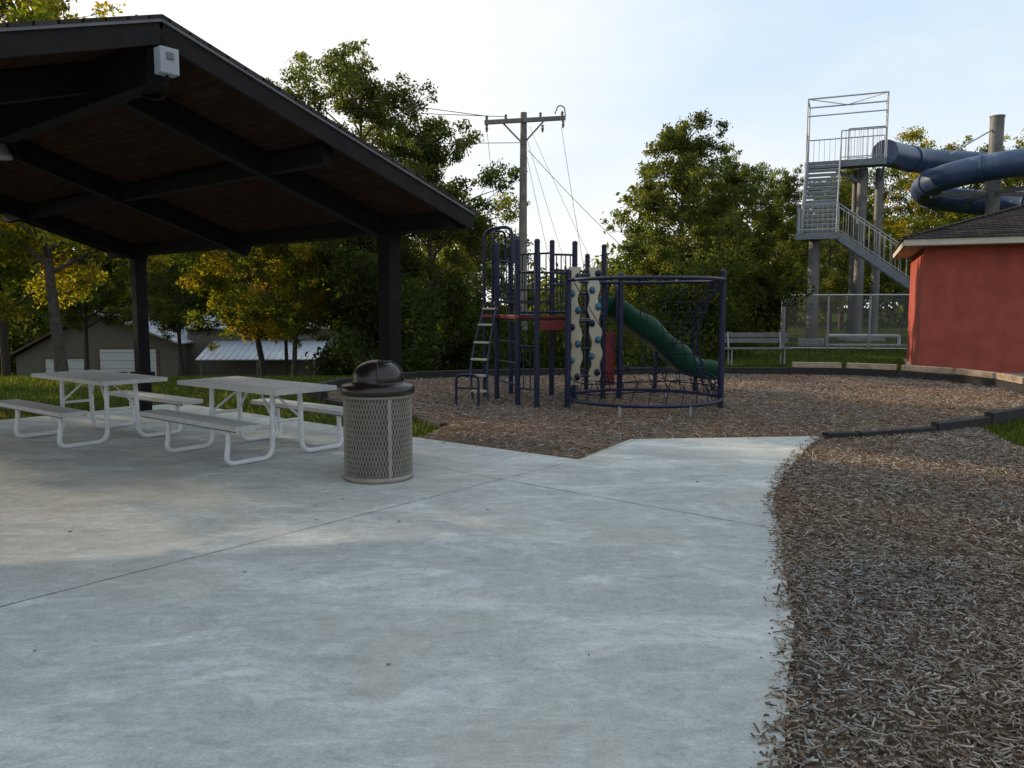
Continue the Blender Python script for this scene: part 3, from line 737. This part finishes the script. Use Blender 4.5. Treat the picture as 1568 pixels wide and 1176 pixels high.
# ------------------------------------------------------------------ far metal building
def shed():
    R=root('metal_garage_building',(-26,50,-4.2),rad(4)); 
    w_=MB(); hw=4.9; D=9
    g=[(-hw,0,0),(hw,0,0),(hw,0,3.6),(.0,0,5.5),(-hw,0,2.8)]; g2=[(x,D,z) for x,y,z in g]
    w_.add(g+g2,[(0,1,2,3,4),(9,8,7,6,5),(1,6,7,2),(0,4,9,5)],'metalwall'); w_.obj('walls',R)
    r=MB(); r.beam((0,D/2,5.6),(hw+.4,D/2,3.55),D+1,.1,'metalroof'); r.beam((0,D/2,5.6),(-hw-.4,D/2,2.75),D+1,.1,'brown'); r.obj('roof',R)
    d=MB()
    for x,w,h in((1.9,3.4,3.2),(-1.9,2.4,2.6)):
        d.box((x,-.04,h/2),(w,.06,h),'doorw'); d.box((x,-.03,h+.08),(w+.3,.08,.16),'brown')
        d.box((x-w/2-.08,-.03,h/2),(.16,.08,h),'brown'); d.box((x+w/2+.08,-.03,h/2),(.16,.08,h),'brown')
        for i in range(4): d.box((x-w/2+w*(i+.5)/4,-.075,h*.52),(w/5,.02,.28),'glass')
        for z in np.arange(.5,h,.5): d.box((x,-.072,z),(w,.01,.02),'coat_d')
    d.obj('garage_doors',R)
    e=MB(); e.box((9.3,6,2.25),(8.8,8,4.5),'metalwall'); e.beam((9.4,1.7,4.45),(9.4,6,5.3),9.4,.08,'metalroof'); e.beam((9.4,10.4,4.45),(9.4,6,5.3),9.4,.08,'metalroof')
    for x in np.arange(5.2,13.7,.45): e.beam((x,1.7,4.51),(x,6,5.36),.05,.05,'metalroof')
    e.obj('wing',R)
    l=MB(); l.beam((10.2,-1.6,2.6),(10.2,1.95,3.6),7.4,.07,'metalroof')
    for x in(6.8,10.2,13.6): l.tube([(x,-1.5,0),(x,-1.5,2.6)],.07,'metalwall')
    for x in np.arange(6.8,13.7,.4): l.beam((x,-1.6,2.66),(x,1.95,3.66),.05,.04,'metalroof')
    l.obj('lean_to',R)
shed()

# ------------------------------------------------------------------ trees
def leaf_mesh(name,cen,radii,per,size,pal,rng,flat=.75,mat='leaf'):
    n_=len(cen); cnt=np.maximum(8,(per*(radii/np.mean(radii))**2).astype(int)); idx=np.repeat(np.arange(n_),cnt); n=len(idx)
    v=rng.normal(0,1,(n,3)); v/=np.linalg.norm(v,axis=1)[:,None]; rr=rng.uniform(0,1,n)**.55*rng.choice([1,1.35],n,p=[.85,.15])
    P=cen[idx]+v*(rr*radii[idx])[:,None]*np.array([1,1,flat])
    u=rng.normal(0,1,(n,3)); u[:,2]-=.5; u/=np.linalg.norm(u,axis=1)[:,None]
    w=np.cross(u,rng.normal(0,1,(n,3))); w/=np.linalg.norm(w,axis=1)[:,None]
    s=size*rng.uniform(.6,1.3,n)
    V=np.stack([P-u*s[:,None],P+w*(s*.48)[:,None]-u*(s*.1)[:,None],P+u*s[:,None],P-w*(s*.48)[:,None]-u*(s*.1)[:,None]],1).reshape(-1,3)
    pal=np.array(pal); ci=rng.integers(0,len(pal),n_); c=pal[ci][idx]*rng.uniform(.65,1.35,n_)[idx][:,None]
    y=rng.uniform(0,1,n)<.08; c=np.where(y[:,None],c*np.array([1.8,1.4,1.0]),c)*rng.uniform(.75,1.25,(n,1))
    return np_mesh(name,V,np.arange(n*4).reshape(-1,4),np.repeat(c,4,0),M[mat])
PAL=[(.052,.072,.028),(.066,.086,.035),(.044,.062,.026),(.076,.092,.037)]
PALY=[(.080,.105,.022),(.14,.14,.026),(.060,.085,.022),(.18,.155,.028)]
def make_tree(seed,H,R,t0,per=150,nl=26,size=.06,pal=PAL,shape='oval'):
    rng=np.random.default_rng(seed); rd=random.Random(seed)
    tb=MB(); bend=Vector((rd.uniform(-.5,.5),rd.uniform(-.5,.5),0))
    def tp(t): return Vector((bend.x*math.sin(t*2.5),bend.y*math.sin(t*2.1),H*t))
    tr=.015*H
    tb.tube([tp(t)-Vector((0,0,.6 if t==0 else 0)) for t in np.linspace(0,.93,12)],[tr*(1.35 if i==0 else 1)*(1-.9*i/11) for i in range(12)],'bark',10)
    cen=[];rad_=[]
    def prof(t):
        if shape=='oval': return max(.12,math.sin(math.pi*min(1,max(0,.12+.86*t)))**.7)
        if shape=='cone': return max(.10,(1-t)**.5*1.0) if t>.15 else .85
        return max(.15,math.sin(math.pi*min(1,.25+.7*t))**.6)
    for i in range(nl):
        t=(i+.5)/nl; tz=t0+(.93-t0)*t; a=i*2.4+rd.uniform(-.5,.5); l=R*prof(t)*rd.uniform(.6,1.22)
        p0=tp(tz*.93); up=.25+.55*t
        p1=p0+Vector((math.cos(a)*l,math.sin(a)*l,l*up+rd.uniform(-.2,.4))); pm=p0.lerp(p1,.5)+Vector((rd.uniform(-.2,.2),rd.uniform(-.2,.2),.12*l))
        br=max(.02,tr*.42*(1-.7*t)); pts=catmull([p0,pm,p1],4); tb.tube(pts,[br*(1-.8*j/(len(pts)-1)) for j in range(len(pts))],'bark',6)
        nc=4+int(l*2.0)
        for j in range(nc):
            q=p0.lerp(p1,rd.uniform(.35,1.05))+Vector((rd.gauss(0,.28),rd.gauss(0,.28),rd.gauss(.05,.28)))*(.5+.22*R)
            cen.append(q); rad_.append(rd.uniform(.22,.52)*(.6+.16*R))
            if rd.random()<.4: tb.tube([p0.lerp(p1,.55),q],[br*.35,.008],'bark',4)
        for j in range(3):
            q=p1+Vector((math.cos(a+rd.uniform(-.7,.7)),math.sin(a+rd.uniform(-.7,.7)),rd.uniform(-.1,1.1)))*rd.uniform(.2,.6)
            cen.append(q); rad_.append(rd.uniform(.12,.26)); tb.tube([p1,q],[.012,.006],'bark',4)
    for j in range(8):
        q=tp(.93)+Vector((rd.gauss(0,.35),rd.gauss(0,.35),rd.uniform(-.2,H*.06))); cen.append(q); rad_.append(rd.uniform(.15,.4)); tb.tube([tp(.88),q],[.02,.006],'bark',4)
    C=np.array([tuple(c) for c in cen]); Rr=np.array(rad_)
    fm=leaf_mesh('foliage_%d'%seed,C,Rr,per,size,pal,rng)
    tm=bpy.data.meshes.new('trunk_%d'%seed); tm.from_pydata(tb.v,[],tb.f); tm.materials.append(M['bark']); tm.polygons.foreach_set('use_smooth',tb.sm); tm.update()
    return tm,fm
VAR={'A':make_tree(11,12,3.0,.24,150,34),'B':make_tree(12,9.5,3.0,.14,150,32,shape='round'),
     'C':make_tree(13,9,2.5,.15,150,26,shape='oval'),'D':make_tree(14,11,3.6,.28,85,32,.075,PALY,'round'),
     'E':make_tree(15,8.5,2.7,.30,100,24,.07,PALY,'oval'),'F':make_tree(16,9.3,2.9,.12,160,36,shape='cone'),
     'G':make_tree(17,11,3.3,.46,100,28,.08,PAL,'round')}
def place(var,x,y,s=1.,rz=0,name='tree',sz=None):
    R=root(name,(x,y,float(gz(x,y))-.05),rz); R.scale=(s,s,sz or s)
    link(VAR[var][0],'trunk',R); link(VAR[var][1],'foliage',R); return R
place('A',-5.0,27.5,1.0,.4,'large_shade_tree'); place('C',-2.6,28.5,1.12,1.2,'shade_tree'); place('C',-1.5,31,.85,2.9,'shade_tree')
place('E',-9.2,30.5,1.15,4,'honey_locust_tree')
place('F',6.6,31,.98,.3,'maple_tree'); place('B',9.6,36,.85,1.4,'shade_tree'); place('B',13.2,40,.86,2.2,'shade_tree')
place('D',24.5,47,1.0,.7,'shade_tree'); place('B',20.5,50,1.05,3.3,'shade_tree'); place('D',29,46,1.0,2.7,'shade_tree'); place('C',17.5,44,.9,1,'shade_tree'); place('D',33.5,50,1.1,1.7,'shade_tree')
place('D',-11.9,21.2,.95,.2,'honey_locust_tree'); place('E',-7.6,27.6,.85,2.2,'honey_locust_tree'); place('D',-19,30,1.05,2.5,'honey_locust_tree')
place('E',-16,24.3,1.1,3.9,'honey_locust_tree')
for i,(x,y,s) in enumerate([(-22.5,42,1.0),(-16,39,.9),(-11,39,.85),(-29,44,1.05),(-35,47,1.1),(-14,45,.95),(-7.5,38,.9)]):
    place('G',x,y,s,i*1.7,'shade_tree')
for i,(x,y,s,v) in enumerate([(-17.5,9.0,1.0,'A'),(-21,20.5,1.05,'A'),(-22,4.5,1.1,'A'),(-21,.5,1.1,'D')]):
    place(v,x,y,s,i*1.3,'shade_tree')

def mass(name,pts,per,size,pal,seed):
    rng=np.random.default_rng(seed); C=np.array([p[:3] for p in pts]); r=np.array([p[3] for p in pts])
    return link(leaf_mesh(name,C,r,per,size,pal,rng,1.),name)
rd=random.Random(5); pts=[]
PALD=[(.034,.05,.019),(.044,.061,.023),(.028,.042,.017)]
for i in range(220):
    x=rd.uniform(-6.3,12.5); y=rd.uniform(23.5,33)+ (2 if x>4 else 0)
    if x>9.3: y=rd.uniform(35,38)
    h=rd.uniform(.3,3.0)*(1.15 if x<-1 else (1.25 if x>4 else .70))
    pts.append((x,y+h*.4,float(gz(x,y))+h,rd.uniform(.5,1.0)))
for i in range(30):
    x=rd.uniform(-20,-6); y=rd.uniform(33,40); h=rd.uniform(.1,1.2); pts.append((x,y,float(gz(x,y))+h,rd.uniform(.5,1.0)))
mass('undergrowth',pts,360,.09,PALD,31)
pts=[]
for i in range(620):
    a=rad(rd.uniform(-52,62) if i<420 else rd.uniform(-46,-4)); D=rd.uniform(62,85); x=D*math.sin(a); y=D*math.cos(a)
    g=float(gz(x,y)); az=math.degrees(a)
    top=13.5 if az<-3 else (6.0 if az<9 else 10)
    top*= .8+.2*math.sin(az*.9)+.12*math.sin(az*2.3)
    pts.append((x,y,g+rd.uniform(0,1)**.8*top,rd.uniform(1.5,2.8)))
mass('distant_tree_line',pts,260,.30,PAL,32)

# ------------------------------------------------------------------ light, sky, camera
EL=rad(20); AZ=math.atan2(-.86,.51)
S=Vector((math.sin(AZ)*math.cos(EL),math.cos(AZ)*math.cos(EL),math.sin(EL)))
ld=bpy.data.lights.new('sun','SUN'); ld.energy=5.0; ld.angle=rad(.6); ld.color=(1,.80,.58)
lo=bpy.data.objects.new('sun',ld); COL.objects.link(lo); lo.rotation_euler=S.to_track_quat('Z','Y').to_euler(); lo.location=(-20,10,20)
wd=bpy.data.worlds.new('World'); sc.world=wd; wd.use_nodes=True; nt=wd.node_tree; bg=nt.nodes['Background']
sky=nt.nodes.new('ShaderNodeTexSky'); sky.sky_type='NISHITA'; sky.sun_disc=False; sky.sun_elevation=EL; sky.sun_rotation=AZ%(2*math.pi)
sky.air_density=1.0; sky.dust_density=2.0; sky.ozone_density=1.5
tc=nt.nodes.new('ShaderNodeTexCoord'); dt=nt.nodes.new('ShaderNodeVectorMath'); dt.operation='DOT_PRODUCT'
nt.links.new(tc.outputs['Generated'],dt.inputs[0]); dt.inputs[1].default_value=(math.sin(rad(-28))*.93,math.cos(rad(-28))*.93,.36)
hz=ramp(nt,dt.outputs['Value'],[(.0,.25),(.60,.12),(.76,.25),(.90,.78),(1.0,1.0)])
sx=nt.nodes.new('ShaderNodeSeparateXYZ'); nt.links.new(tc.outputs['Generated'],sx.inputs[0])
hh=ramp(nt,sx.outputs['Z'],[(.0,1.0),(.14,.62),(.34,.0)])
cn=noise(nt,1.8,4,.6,.5,coord='Generated',vscale=((1,1,4.0),(0,rad(14),0))); cr=ramp(nt,cn.outputs['Fac'],[(.48,.0),(.75,.30)])
def mth(op,a,b):
    m=nt.nodes.new('ShaderNodeMath'); m.operation=op
    for s,v in((m.inputs[0],a),(m.inputs[1],b)):
        if isinstance(v,(int,float)): s.default_value=v
        else: nt.links.new(v,s)
    return m.outputs[0]
f1=mth('MAXIMUM',hz.outputs[0],hh.outputs[0]); f2=mth('ADD',f1,cr.outputs[0]); f3=mth('MINIMUM',f2,1.0)
haze_fill=mixc(nt,f3,(4.1,5.5,6.9),(7.8,7.6,7.15))
col=mixc(nt,.90,sky.outputs[0],haze_fill)  # bright haze colour added over the sky texture to raise the ambient light
nt.links.new(col,bg.inputs[0]); bg.inputs[1].default_value=.15
cd=bpy.data.cameras.new('camera'); cam=bpy.data.objects.new('camera',cd); COL.objects.link(cam); sc.camera=cam
cd.sensor_width=36; cd.lens=28.0; cd.clip_end=3000; cd.clip_start=.05
cam.location=(0,.15,1.63); cam.rotation_euler=(rad(90-5.5),0,0)
sc.view_settings.view_transform='Standard'; sc.view_settings.look='None'; sc.view_settings.exposure=0
